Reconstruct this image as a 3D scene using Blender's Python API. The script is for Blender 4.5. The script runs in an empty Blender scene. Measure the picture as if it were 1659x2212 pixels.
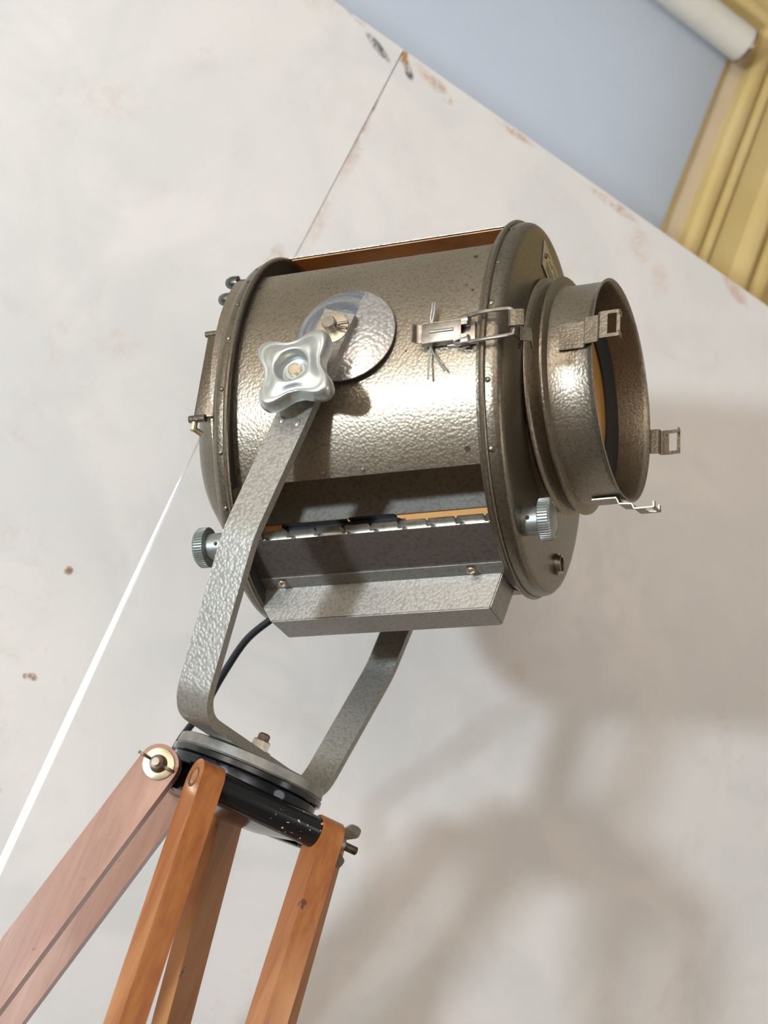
import bpy, bmesh, math, random
from math import sin, cos, pi, radians
from mathutils import Vector, Matrix, Euler

random.seed(4)
sc = bpy.context.scene
C = sc.collection
Z0 = 1.75                      # height of the lamp's tilt axis above the floor

# ------------------------------------------------------------------ camera
cam = bpy.data.cameras.new('camera'); camo = bpy.data.objects.new('camera', cam); C.objects.link(camo)
RIGHT = Vector((0.87104, 0.31615, 0.37596)); DOWN = Vector((0.22907, 0.41562, -0.88022)); FWD = Vector((-0.43453, 0.85283, 0.28960))
CAMPOS = Vector((0.58641, -1.10765, -0.46314 + Z0))
m3 = Matrix((RIGHT, -DOWN, -FWD)).transposed()
camo.matrix_world = Matrix.Translation(CAMPOS) @ m3.to_4x4()
cam.sensor_fit = 'HORIZONTAL'; cam.sensor_width = 36; cam.lens = 36 * 2999.75 / 1659
cam.dof.use_dof = True; cam.dof.focus_distance = 1.21; cam.dof.aperture_fstop = 9.0
cam.clip_start = 0.02; sc.camera = camo

# ------------------------------------------------------------------ world, lights, exposure
w = bpy.data.worlds.new('sky'); sc.world = w; w.use_nodes = True
bg = w.node_tree.nodes['Background']; bg.inputs[0].default_value = (0.90, 0.95, 1.0, 1); bg.inputs[1].default_value = 4.0

def area(name, pos, target, size, power, col, shape='DISK', size_y=None):
    l = bpy.data.lights.new(name, 'AREA'); l.shape = shape; l.size = size; l.energy = power; l.color = col
    if size_y: l.size_y = size_y
    o = bpy.data.objects.new(name, l); C.objects.link(o); o.location = pos
    o.rotation_euler = (Vector(target) - Vector(pos)).to_track_quat('-Z', 'Y').to_euler()
    return o
LDIR = Vector((0.165, 0.950, 0.295)).normalized()
KEY = Vector((0, -0.1, Z0)) - LDIR * 3.4
area('studio_flash', KEY, (0, 0, Z0), 0.23, 104, (0.77, 0.90, 1.0))
area('left_bounce_fill', (0.05, -3.65, 2.4), (-0.62, -4.15, 2.4), 0.5, 118, (1.0, 0.965, 0.92))  # added fill, bounced off the left wall to lift the shadows
area('rear_bounce_fill', (1.5, -3.9, 2.4), (2.3, -5.0, 2.5), 0.5, 142, (1.0, 0.955, 0.90))  # second added fill, bounced off the wall behind the camera
area('side_fill', (2.55, -0.2, 2.0), (0.95, 1.1, 1.2), 1.0, 8, (1.0, 0.97, 0.94))  # weak fill added to brighten the right part of the boards
sc.view_settings.view_transform = 'Standard'; sc.view_settings.look = 'None'
sc.view_settings.exposure = -0.03; sc.view_settings.gamma = 1.0; sc.view_settings.use_curve_mapping = False

# ------------------------------------------------------------------ materials
def mat(name, col, rough=0.5, metal=0.0, spec=0.5, coat=0.0):
    m = bpy.data.materials.new(name); m.use_nodes = True
    b = m.node_tree.nodes['Principled BSDF']
    b.inputs['Base Color'].default_value = (*col, 1); b.inputs['Roughness'].default_value = rough
    b.inputs['Metallic'].default_value = metal; b.inputs['Specular IOR Level'].default_value = spec
    b.inputs['Coat Weight'].default_value = coat; b.inputs['Coat Roughness'].default_value = 0.15
    return m
class NT:
    def __init__(s, m): s.m = m; s.t = m.node_tree; s.b = s.t.nodes['Principled BSDF']; s.tc = s.t.nodes.new('ShaderNodeTexCoord')
    def n(s, typ, **kw):
        x = s.t.nodes.new(typ)
        for k, v in kw.items(): setattr(x, k, v)
        return x
    def l(s, a, b): s.t.links.new(a, b)
    def mapping(s, scale=(1, 1, 1), rot=(0, 0, 0)):
        mp = s.n('ShaderNodeMapping'); mp.inputs['Scale'].default_value = scale; mp.inputs['Rotation'].default_value = rot
        s.l(s.tc.outputs['Object'], mp.inputs[0]); return mp.outputs[0]
    def noise(s, scale, detail=4, vec=None, rough=0.55, dist=0.0):
        x = s.n('ShaderNodeTexNoise'); x.inputs['Scale'].default_value = scale; x.inputs['Detail'].default_value = detail
        x.inputs['Roughness'].default_value = rough; x.inputs['Distortion'].default_value = dist
        s.l(vec if vec else s.tc.outputs['Object'], x.inputs['Vector']); return x.outputs[0]
    def ramp(s, src, a, b, c0=(0, 0, 0), c1=(1, 1, 1)):
        r = s.n('ShaderNodeValToRGB'); e = r.color_ramp.elements
        e[0].position = a; e[1].position = b; e[0].color = (*c0, 1); e[1].color = (*c1, 1); s.l(src, r.inputs[0]); return r.outputs[0]
    def mix(s, fac, a, b, mode='MIX'):
        x = s.n('ShaderNodeMix', data_type='RGBA', blend_type=mode)
        if isinstance(fac, (int, float)): x.inputs[0].default_value = fac
        else: s.l(fac, x.inputs[0])
        for i, v in ((6, a), (7, b)):
            if isinstance(v, tuple): x.inputs[i].default_value = (*v, 1)
            else: s.l(v, x.inputs[i])
        return x.outputs[2]
    def math(s, op, a, b=None, clamp=False):
        x = s.n('ShaderNodeMath', operation=op); x.use_clamp = clamp
        for i, v in ((0, a), (1, b)):
            if v is None: continue
            if isinstance(v, (int, float)): x.inputs[i].default_value = v
            else: s.l(v, x.inputs[i])
        return x.outputs[0]
    def bump(s, h, strength=0.3, dist=0.001):
        x = s.n('ShaderNodeBump'); x.inputs['Strength'].default_value = strength; x.inputs['Distance'].default_value = dist
        s.l(h, x.inputs['Height']); s.l(x.outputs[0], s.b.inputs['Normal'])
    def col(s, v): s.l(v, s.b.inputs['Base Color'])

def hammer(name, c0, c1, rough=0.34, scale=400, strength=0.28, metal=0.85, wear=0.5):
    m = mat(name, c0, rough, metal); t = NT(m)
    warp = t.noise(140, 2)
    va = t.n('ShaderNodeVectorMath', operation='SCALE'); t.l(warp, va.inputs[0]); va.inputs['Scale'].default_value = 0.0013
    vb = t.n('ShaderNodeVectorMath', operation='ADD'); t.l(t.tc.outputs['Object'], vb.inputs[0]); t.l(va.outputs[0], vb.inputs[1])
    v = t.n('ShaderNodeTexVoronoi', feature='SMOOTH_F1'); v.inputs['Scale'].default_value = scale; v.inputs['Smoothness'].default_value = 0.6
    t.l(vb.outputs[0], v.inputs['Vector'])
    cells = t.ramp(v.outputs['Distance'], 0.15, 0.75, (1, 1, 1), (0, 0, 0))
    big = t.noise(9, 5)
    base = t.mix(t.ramp(big, 0.35, 0.65), c0, c1)
    base = t.mix(t.math('MULTIPLY', t.ramp(v.outputs['Distance'], 0.46, 0.78), 0.38), base, (c0[0] * .45, c0[1] * .42, c0[2] * .38))
    rust = t.math('MULTIPLY', t.ramp(t.noise(38, 6, rough=0.7), 0.66, 0.74), wear)
    base = t.mix(rust, base, (0.17, 0.085, 0.04))
    t.col(base)
    rr = t.math('ADD', t.math('MULTIPLY', big, 0.14), rough - 0.07); t.l(rr, t.b.inputs['Roughness'])
    t.bump(t.math('ADD', cells, t.math('MULTIPLY', t.noise(600, 2), 0.2)), strength, 0.0005)
    return m
HAM = hammer('hammered_silver_paint', (0.262, 0.228, 0.175), (0.30, 0.262, 0.205), rough=0.38)
HAMC = hammer('hammered_cap_paint', (0.175, 0.152, 0.115), (0.21, 0.188, 0.145), rough=0.32, scale=380, strength=0.2)
HAMY = hammer('hammered_yoke_paint', (0.275, 0.267, 0.24), (0.315, 0.305, 0.275), rough=0.42, scale=360, strength=0.3, metal=0.6, wear=0.15)
HAMD = hammer('smooth_grey_paint', (0.135, 0.117, 0.105), (0.165, 0.145, 0.13), rough=0.4, scale=300, strength=0.15, metal=0.55, wear=0.3)
HAML = hammer('grey_liner_paint', (0.24, 0.225, 0.20), (0.28, 0.265, 0.235), rough=0.5, scale=300, strength=0.2, metal=0.4, wear=0.9)

def worn(name, c0, c1, rough, metal, scale=30, thr=(0.45, 0.6), bump=0.1):
    m = mat(name, c0, rough, metal); t = NT(m)
    t.col(t.mix(t.ramp(t.noise(scale, 6, rough=0.65), *thr), c0, c1)); t.bump(t.noise(scale * 8, 4), bump, 0.0005); return m
ZINCD = worn('dull_cast_zinc', (0.27, 0.30, 0.285), (0.34, 0.37, 0.355), 0.38, 0.7, 60)
ZINC = worn('cast_zinc', (0.46, 0.49, 0.48), (0.55, 0.58, 0.57), 0.3, 0.75, 22)
STEEL = worn('old_steel', (0.42, 0.40, 0.36), (0.30, 0.26, 0.22), 0.3, 0.95, 60)
PLATE = worn('scarred_steel_disc', (0.36, 0.38, 0.41), (0.24, 0.27, 0.33), 0.32, 0.8, 40, (0.35, 0.6), 0.5)
DKST = worn('dark_steel_nut', (0.13, 0.14, 0.135), (0.18, 0.185, 0.175), 0.25, 0.9, 60)
BRASS = worn('brass_washer', (0.62, 0.54, 0.38), (0.70, 0.62, 0.46), 0.3, 0.9, 60)
RUSTY = worn('rusted_steel', (0.14, 0.10, 0.08), (0.24, 0.17, 0.12), 0.45, 0.7, 150)
BLACK = worn('black_enamel', (0.008, 0.009, 0.010), (0.014, 0.014, 0.015), 0.16, 0.0, 30)
BLACKP = worn('black_plastic', (0.012, 0.013, 0.016), (0.02, 0.02, 0.024), 0.25, 0.0, 40)
GLOSS = mat('polished_black_ring', (0.035, 0.038, 0.045), 0.08, 0.9)
CABLE = mat('black_rubber_cable', (0.012, 0.014, 0.017), 0.3)
COPPER = worn('heat_tinted_interior', (0.36, 0.185, 0.065), (0.24, 0.115, 0.04), 0.4, 0.35, 14)
ORANGE = worn('orange_reflector', (0.80, 0.42, 0.15), (0.74, 0.38, 0.12), 0.5, 0.1, 20)
DARKIN = mat('matt_black_lining', (0.012, 0.012, 0.012), 0.6)
CAST = worn('bare_cast_plate', (0.30, 0.295, 0.27), (0.22, 0.21, 0.19), 0.45, 0.6, 45, (0.4, 0.6), 0.3)
LABEL = worn('engraved_label', (0.50, 0.47, 0.36), (0.42, 0.39, 0.28), 0.3, 0.6, 60)
HOLE = mat('dark_screw_hole', (0.05, 0.028, 0.02), 0.8)

# black enamel with paint chips towards one end
ECHIP = mat('chipped_black_enamel', (0.008, 0.009, 0.01), 0.16); t = NT(ECHIP)
dv = t.n('ShaderNodeVectorMath', operation='DISTANCE'); t.l(t.tc.outputs['Object'], dv.inputs[0]); dv.inputs[1].default_value = (0.080, -0.010, -0.388)
chips = t.math('MULTIPLY', t.ramp(t.noise(300, 2, rough=0.4), 0.685, 0.70), t.ramp(dv.outputs['Value'], 0.028, 0.045, (1, 1, 1), (0, 0, 0)))
t.col(t.mix(chips, (0.008, 0.009, 0.010), (0.55, 0.48, 0.40)))

def wood(name, c0, c1, c2, axis, rough=0.34):
    m = mat(name, c0, rough, 0, 0.5, 0.35); t = NT(m)
    # grain stretched along the strut
    q = Vector((0, 0, 1)).rotation_difference(Vector(axis)); e = q.inverted().to_euler('XYZ')
    v = t.mapping((120, 120, 3), e)
    g = t.noise(1.0, 5, v, 0.6, 0.6)
    v2 = t.mapping((16, 16, 5), e); bl = t.noise(1.0, 4, v2)
    c = t.mix(t.ramp(g, 0.3, 0.7), c0, c1)
    c = t.mix(t.ramp(bl, 0.48, 0.68), c, c2)
    c = t.mix(t.ramp(t.noise(70, 3), 0.70, 0.76), c, (0.10, 0.035, 0.015))
    t.col(c); t.bump(t.math('ADD', g, t.math('MULTIPLY', t.noise(90, 3), 0.6)), 0.12, 0.0008)
    return m

# ------------------------------------------------------------------ object helpers
WM = {}
def tag(o, label=None, cat=None, group=None, kind=None):
    if label: o['label'] = label
    if cat: o['category'] = cat
    if group: o['group'] = group
    if kind: o['kind'] = kind
    return o
def put(o, parent, M):
    C.objects.link(o); WM[o.name] = M
    if parent:
        o.parent = parent; o.matrix_local = WM[parent.name].inverted() @ M
    else: o.matrix_local = M
def empty(name, M, label, cat):
    o = bpy.data.objects.new(name, None); o.empty_display_size = 0.05; put(o, None, M); return tag(o, label, cat)
def obj(name, bm, m, parent=None, M=None, label=None, smooth=True, angle=35):
    M = M or Matrix.Identity(4)
    bmesh.ops.recalc_face_normals(bm, faces=bm.faces)
    me = bpy.data.meshes.new(name); 
    ms = m if isinstance(m, (list, tuple)) else [m]
    for x in ms: me.materials.append(x)
    if smooth:
        for f in bm.faces: f.smooth = True
        for e in bm.edges:
            if len(e.link_faces) == 2 and e.calc_face_angle(0) > radians(angle): e.smooth = False
    bm.to_mesh(me); bm.free()
    o = bpy.data.objects.new(name, me); put(o, parent, M)
    if label: o['label'] = label
    return o
def nb(): return bmesh.new()
def lathe(bm, prof, seg=96, a0=0, a1=2 * pi, axis='X', cen=(0, 0, 0), close=False, mi=0):
    """prof: list of (x, r) revolved round the X axis through cen"""
    full = abs(a1 - a0 - 2 * pi) < 1e-6
    n = seg if full else seg + 1
    rings = []
    for (x, r) in prof:
        ring = []
        for i in range(n):
            a = a0 + (a1 - a0) * i / seg
            p = (x, -r * cos(a), r * sin(a))
            if axis == 'Z': p = (r * cos(a), r * sin(a), x)
            if axis == 'Y': p = (r * cos(a), x, r * sin(a))
            ring.append(bm.verts.new((p[0] + cen[0], p[1] + cen[1], p[2] + cen[2])))
        rings.append(ring)
    pairs = list(zip(rings, rings[1:])) + ([(rings[-1], rings[0])] if close else [])
    for A, B in pairs:
        for i in range(n if full else n - 1):
            j = (i + 1) % n
            f = bm.faces.new((A[i], A[j], B[j], B[i])); f.material_index = mi
    if not full and close:
        for k in (0, n - 1): bm.faces.new([r[k] for r in rings])
    bmesh.ops.remove_doubles(bm, verts=[v for r in rings for v in r], dist=1e-6)
    return rings
def arcshell(bm, x0, x1, r, th, d0, d1, seg=64):
    """sheet-metal arc; angle in degrees measured up from the near side"""
    lathe(bm, [(x0, r), (x1, r), (x1, r - th), (x0, r - th)], seg, radians(d0), radians(d1), close=True)
def box(bm, lo, hi, M=None, bev=0.0):
    r = bmesh.ops.create_cube(bm, size=1); vs = r['verts']
    for v in vs:
        v.co = Vector([lo[i] + (v.co[i] + .5) * (hi[i] - lo[i]) for i in range(3)])
    if bev:
        es = {e for v in vs for e in v.link_edges}
        g = bmesh.ops.bevel(bm, geom=list(es), offset=bev, segments=2, affect='EDGES', profile=0.5)
        vs = list({v for f in g['faces'] for v in f.verts} | {v for v in vs if v.is_valid})
    if M is not None: bmesh.ops.transform(bm, matrix=M, verts=[v for v in vs if v.is_valid])
    return vs
def tube(bm, pts, r, seg=12, caps=True, smooth=0):
    pts = [Vector(p) for p in pts]
    if smooth:
        out = []
        P = [pts[0]] + pts + [pts[-1]]
        for i in range(1, len(P) - 2):
            for k in range(smooth):
                u = k / smooth; a, b, c, d = P[i - 1], P[i], P[i + 1], P[i + 2]
                out.append(0.5 * ((2 * b) + (-a + c) * u + (2 * a - 5 * b + 4 * c - d) * u * u + (-a + 3 * b - 3 * c + d) * u ** 3))
        out.append(pts[-1]); pts = out
    rings = []; prev = None
    for i, p in enumerate(pts):
        d = (pts[min(i + 1, len(pts) - 1)] - pts[max(i - 1, 0)]).normalized()
        if prev is None: prev = d.orthogonal().normalized()
        u = (prev - d * prev.dot(d)).normalized(); prev = u; v = d.cross(u)
        rings.append([bm.verts.new(p + (u * cos(2 * pi * k / seg) + v * sin(2 * pi * k / seg)) * r) for k in range(seg)])
    for A, B in zip(rings, rings[1:]):
        for k in range(seg): bm.faces.new((A[k], A[(k + 1) % seg], B[(k + 1) % seg], B[k]))
    if caps: bm.faces.new(rings[0][::-1]); bm.faces.new(rings[-1])
def prism(bm, poly, f, t0, t1):
    """polygon poly (2-D) mapped through f(a, b, t) and extruded from t0 to t1"""
    A = [bm.verts.new(f(a, b, t0)) for a, b in poly]; B = [bm.verts.new(f(a, b, t1)) for a, b in poly]
    bm.faces.new(A); bm.faces.new(B[::-1]); n = len(poly)
    for i in range(n): bm.faces.new((A[i], A[(i + 1) % n], B[(i + 1) % n], B[i]))
def roundpoly(poly, rad, n=6):
    out = []
    N = len(poly)
    for i in range(N):
        p = Vector(poly[i]); a = Vector(poly[i - 1]) - p; b = Vector(poly[(i + 1) % N]) - p
        r = rad[i] if isinstance(rad, (list, tuple)) else rad
        if r <= 0: out.append(tuple(p)); continue
        la, lb = a.length, b.length; a.normalize(); b.normalize(); half = a.angle(b) / 2
        d = min(r / math.tan(half), la * .49, lb * .49); p0 = p + a * d; p1 = p + b * d
        for k in range(n + 1):
            u = k / n; out.append(tuple((1 - u) ** 2 * p0 + 2 * u * (1 - u) * p + u * u * p1))
    return out
def strip(bm, path, width, th, f):
    """sheet bent along a 2-D path, thickness th, width centred on zero; f(a, b, w)"""
    L = []; R = []
    n = len(path)
    for i in range(n):
        p = Vector(path[i]); d = Vector(path[min(i + 1, n - 1)]) - Vector(path[max(i - 1, 0)]); d.normalize()
        nn = Vector((-d.y, d.x)) * th / 2; L.append(p + nn); R.append(p - nn)
    poly = [tuple(x) for x in L] + [tuple(x) for x in R[::-1]]
    prs = []
    for w_ in (-width / 2, width / 2): prs.append([bm.verts.new(f(a, b, w_)) for a, b in poly])
    m = len(poly)
    for i in range(n - 1):
        for P in prs: bm.faces.new((P[i], P[i + 1], P[m - 2 - i], P[m - 1 - i]))
    for i in range(m): bm.faces.new((prs[0][i], prs[0][(i + 1) % m], prs[1][(i + 1) % m], prs[1][i]))
def screwhead(bm, cen, ax, r=0.004, h=0.002, slot=True):
    ax = Vector(ax).normalized(); q = Vector((1, 0, 0)).rotation_difference(ax).to_matrix().to_4x4()
    b2 = nb(); lathe(b2, [(0, r), (h * .5, r * .95), (h, r * .55), (h * 1.08, 0.00001)], 20)
    if slot: box(b2, (h * .75, -r * .12, -r * .8), (h * 1.14, r * .12, r * .8))
    bmesh.ops.transform(b2, matrix=Matrix.Translation(cen) @ q, verts=b2.verts)
    me = bpy.data.meshes.new('t'); b2.to_mesh(me); b2.free(); bm.from_mesh(me); bpy.data.meshes.remove(me)
def merge(bm, b2, M):
    bmesh.ops.transform(b2, matrix=M, verts=b2.verts)
    me = bpy.data.meshes.new('t'); b2.to_mesh(me); b2.free(); bm.from_mesh(me); bpy.data.meshes.remove(me)

# ------------------------------------------------------------------ frames
W0 = Matrix.Translation((0, 0, Z0))                                   # pivot of the lamp, world axes
HD = W0 @ Matrix.Rotation(-0.3462, 4, 'Y')                            # head: x along the beam, z up, near side is -y
def tilted(o, a, b): return HD @ Matrix.Translation(o) @ Matrix.Rotation(math.hypot(a, b), 4, Vector((0, a, b)))
FR = tilted((0.1308, 0, 0.0016), 0.0589, 0.0032)
BK = tilted((-0.112, 0, -0.0058), 0.0458, 0.0751)
SN = tilted((0.2149, -0.0006, 0.0125), 0.0389, -0.0879)

# ================================================================== SETTING
U = Vector((0.6725, 0.7401, 0)); N = Vector((0.7401, -0.6725, 0))     # along the wall / towards the room
def wp(u, n, z): return U * u + N * n + Vector((0, 0, Z0 + z))
CW = -0.80                                                            # window wall plane
def wallbox(bm, u0, u1, n0, n1, z0, z1, bev=0):
    M = Matrix((U, N, Vector((0, 0, 1)))).transposed().to_4x4()
    box(bm, (u0, n0, z0), (u1, n1, z1), M, bev)

YEL = mat('cream_yellow_paint', (0.50, 0.38, 0.15), 0.35); t = NT(YEL)
t.col(t.mix(t.ramp(t.noise(5, 4), 0.35, 0.65), (0.56, 0.425, 0.17), (0.62, 0.485, 0.235))); t.bump(t.noise(60, 3), 0.08, 0.001)
PALE = mat('pale_cream_paint', (0.6, 0.5, 0.35), 0.4); t = NT(PALE)
t.col(t.mix(t.ramp(t.noise(6, 4), 0.35, 0.65), (0.56, 0.46, 0.32), (0.62, 0.52, 0.36)))
ROOM = mat('room_plaster', (0.62, 0.58, 0.53), 0.9); t = NT(ROOM)
t.col(t.mix(t.noise(2, 5), (0.60, 0.56, 0.52), (0.66, 0.62, 0.57)))
CEIL = mat('ceiling_paint', (0.7, 0.68, 0.66), 0.9); t = NT(CEIL)
t.col(t.mix(t.noise(1.5, 5), (0.46, 0.44, 0.42), (0.52, 0.50, 0.48)))
FLOOR = mat('oak_floor', (0.3, 0.2, 0.13), 0.45); t = NT(FLOOR)
br = t.n('ShaderNodeTexBrick'); br.inputs['Scale'].default_value = 1; br.inputs['Brick Width'].default_value = 1.4; br.inputs['Row Height'].default_value = 0.14
br.inputs['Mortar Size'].default_value = 0.003; br.inputs['Color1'].default_value = (0.20, 0.125, 0.085, 1); br.inputs['Color2'].default_value = (0.15, 0.09, 0.06, 1); br.inputs['Mortar'].default_value = (0.05, 0.03, 0.02, 1)
t.l(t.tc.outputs['Object'], br.inputs['Vector']); t.col(t.mix(t.noise(30, 5, t.mapping((1, 14, 1))), br.outputs[0], (0.13, 0.08, 0.05)))

def struct(name, bm, m, smooth=False, parent=None): return tag(obj(name, bm, m, parent, smooth=smooth), kind='structure') if not parent else obj(name, bm, m, parent, smooth=smooth)
RM = Matrix((U, N, Vector((0, 0, 1)))).transposed().to_4x4()
H0, H1 = -Z0, 1.75                                                    # floor and ceiling relative to the tilt axis
b = nb(); box(b, (-3.5, CW - 0.2, H0 - .1), (3.0, 5.2, H0), RM); bmesh.ops.translate(b, verts=b.verts, vec=(0, 0, Z0)); struct('floor', b, FLOOR)
b = nb(); box(b, (-3.5, CW - 0.2, H1), (3.0, 5.2, H1 + .1), RM); bmesh.ops.translate(b, verts=b.verts, vec=(0, 0, Z0)); struct('ceiling', b, CEIL)
b = nb(); box(b, (-3.6, CW - 0.2, H0), (-3.5, 5.2, H1), RM); bmesh.ops.translate(b, verts=b.verts, vec=(0, 0, Z0)); struct('wall_left', b, ROOM)
b = nb(); box(b, (3.0, CW - 0.2, H0), (3.1, 5.2, H1), RM); bmesh.ops.translate(b, verts=b.verts, vec=(0, 0, Z0)); struct('wall_right', b, ROOM)
b = nb(); box(b, (-3.5, 5.2, H0), (3.0, 5.3, H1), RM); bmesh.ops.translate(b, verts=b.verts, vec=(0, 0, Z0)); struct('wall_front', b, ROOM)
# window wall: opening u -1.25 .. 0.65, z -1.0 .. 1.405
UO0, UO1, ZO0, ZO1 = -1.25, 0.65, -1.0, 1.405
b = nb()
for (u0, u1, z0, z1) in ((-3.5, UO0, H0, H1), (UO1, 3.0, H0, H1), (UO0, UO1, ZO1, H1), (UO0, UO1, H0, ZO0)):
    box(b, (u0, CW - 0.2, z0 + Z0), (u1, CW, z1 + Z0), RM)
struct('wall_back', b, YEL)
# inner lining frame of the window with a stop bead
b = nb()
FI = 0.040                                                            # lining face width
def ring_frame(b, u0, u1, z0, z1, wd, n0, n1, bev=0.0):
    for (a0, a1, c0, c1) in ((u0, u0 + wd, z0, z1), (u1 - wd, u1, z0, z1), (u0 + wd, u1 - wd, z1 - wd, z1), (u0 + wd, u1 - wd, z0, z0 + wd)):
        box(b, (a0, n0, c0 + Z0), (a1, n1, c1 + Z0), RM, bev)
ring_frame(b, UO0, UO1, ZO0, ZO1, 0.037, CW - 0.12, CW - 0.012)
fr = struct('window_1', b, PALE)
b = nb(); ring_frame(b, UO0 + .037, UO1 - .037, ZO0 + .037, ZO1 - .037, 0.020, CW - 0.10, CW - 0.004, 0.004)
o = obj('stop_bead', b, YEL, fr)
b = nb(); ring_frame(b, UO0 + .057, UO1 - .057, ZO0 + .057, ZO1 - .057, 0.055, CW - 0.15, CW - 0.11)
box(b, (UO0 + .1, CW - .15, 0.2 + Z0), (UO1 - .1, CW - .11, 0.25 + Z0), RM)
obj('sash', b, PALE, fr, smooth=False)
GL = mat('window_glass', (1, 1, 1), 0.0); GL.node_tree.nodes['Principled BSDF'].inputs['Transmission Weight'].default_value = 1; GL.node_tree.nodes['Principled BSDF'].inputs['IOR'].default_value = 1.02
NT(GL)
b = nb(); box(b, (UO0 + .1, CW - .133, ZO0 + .1 + Z0), (UO1 - .1, CW - .129, ZO1 - .1 + Z0), RM); obj('glass', b, GL, fr, smooth=False)
# moulded casing around the opening: profile distance-from-opening -> depth, mitred at the corners
prof = [(0.000, 0.000), (0.000, 0.014), (0.004, 0.020), (0.010, 0.024), (0.018, 0.025), (0.026, 0.022), (0.031, 0.015), (0.034, 0.009),
        (0.037, 0.012), (0.043, 0.021), (0.050, 0.023), (0.055, 0.017), (0.058, 0.010), (0.061, 0.013), (0.108, 0.015), (0.112, 0.019), (0.118, 0.026),
        (0.126, 0.032), (0.136, 0.034), (0.144, 0.030), (0.150, 0.020), (0.153, 0.012), (0.157, 0.018), (0.166, 0.028), (0.176, 0.030), (0.180, 0.030), (0.180, 0.0)]
b = nb()
loops = []
for d, h in prof:
    loops.append([b.verts.new(wp(u, CW + h, z)) for u, z in ((UO0 - d, ZO0 - 0), (UO0 - d, ZO1 + d), (UO1 + d, ZO1 + d), (UO1 + d, ZO0 - 0))])
for A, B in zip(loops, loops[1:]):
    for i in range(3): b.faces.new((A[i], A[i + 1], B[i + 1], B[i]))
tag(obj('trim_1', b, YEL, angle=28), kind='structure')
b = nb(); box(b, (UO0 - .22, CW, ZO0 - .035 + Z0), (UO1 + .22, CW + .06, ZO0 + Z0), RM, 0.006); tag(obj('trim_2', b, PALE), kind='structure')

# roller blind
FAB = mat('blue_white_blind_fabric', (0.62, 0.66, 0.72), 0.7); t = NT(FAB)
t.col(t.mix(t.noise(3, 3), (0.335, 0.36, 0.395), (0.37, 0.395, 0.43)))
tr = t.n('ShaderNodeBsdfTranslucent'); tr.inputs[0].default_value = (0.60, 0.68, 0.80, 1)
mx = t.n('ShaderNodeMixShader'); mx.inputs[0].default_value = 0.10
t.l(t.b.outputs[0], mx.inputs[1]); t.l(tr.outputs[0], mx.inputs[2]); t.l(mx.outputs[0], t.t.nodes['Material Output'].inputs[0])
ROLLM = worn('blind_roll_fabric', (0.62, 0.60, 0.53), (0.66, 0.64, 0.57), 0.6, 0, 8, (0.4, 0.6), 0.03)
rb = empty('roller_blind', Matrix.Translation(wp(-.3, CW + .04, 1.315)), 'pale blue white roller blind half lowered in the yellow window', 'blind')
b = nb()
zr, nr, rr_ = 1.315, CW + 0.036, 0.034
q = U.to_track_quat('X', 'Z').to_matrix().to_4x4()
lathe(b, [(-1.80, 0.0001), (-1.80, rr_), (0.0, rr_), (0.0, 0.0001)], 48)
obj('roll', b, ROLLM, rb, Matrix.Translation(wp(0.604, nr, zr)) @ q)
b = nb(); lathe(b, [(0.0, 0.0001), (0.0, rr_ + .001), (0.006, rr_ + .0012), (0.0065, 0.024), (0.012, 0.02), (0.012, 0.0001)], 40)
obj('end_bracket', b, STEEL, rb, Matrix.Translation(wp(0.604, nr, zr)) @ q, 'chrome end bracket')
b = nb()
vs = []
for i in range(25):
    z = zr - (zr - 0.40) * i / 24; row = []
    for j in range(31):
        u = -1.196 + 1.796 * j / 30
        row.append(b.verts.new(wp(u, nr + rr_ * -0.96 + 0.004 * sin(u * 5 + z * 3) * min(1, i / 6), z)))
    vs.append(row)
for i in range(24):
    for j in range(30): b.faces.new((vs[i][j], vs[i][j + 1], vs[i + 1][j + 1], vs[i + 1][j]))
sh = obj('shade_cloth', b, FAB, rb)
b = nb(); box(b, (-1.196, nr - rr_ - .006, 0.375 + Z0), (0.6, nr - rr_ + .006, 0.40 + Z0), RM, 0.002); obj('bottom_bar', b, ROLLM, rb)

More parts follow.
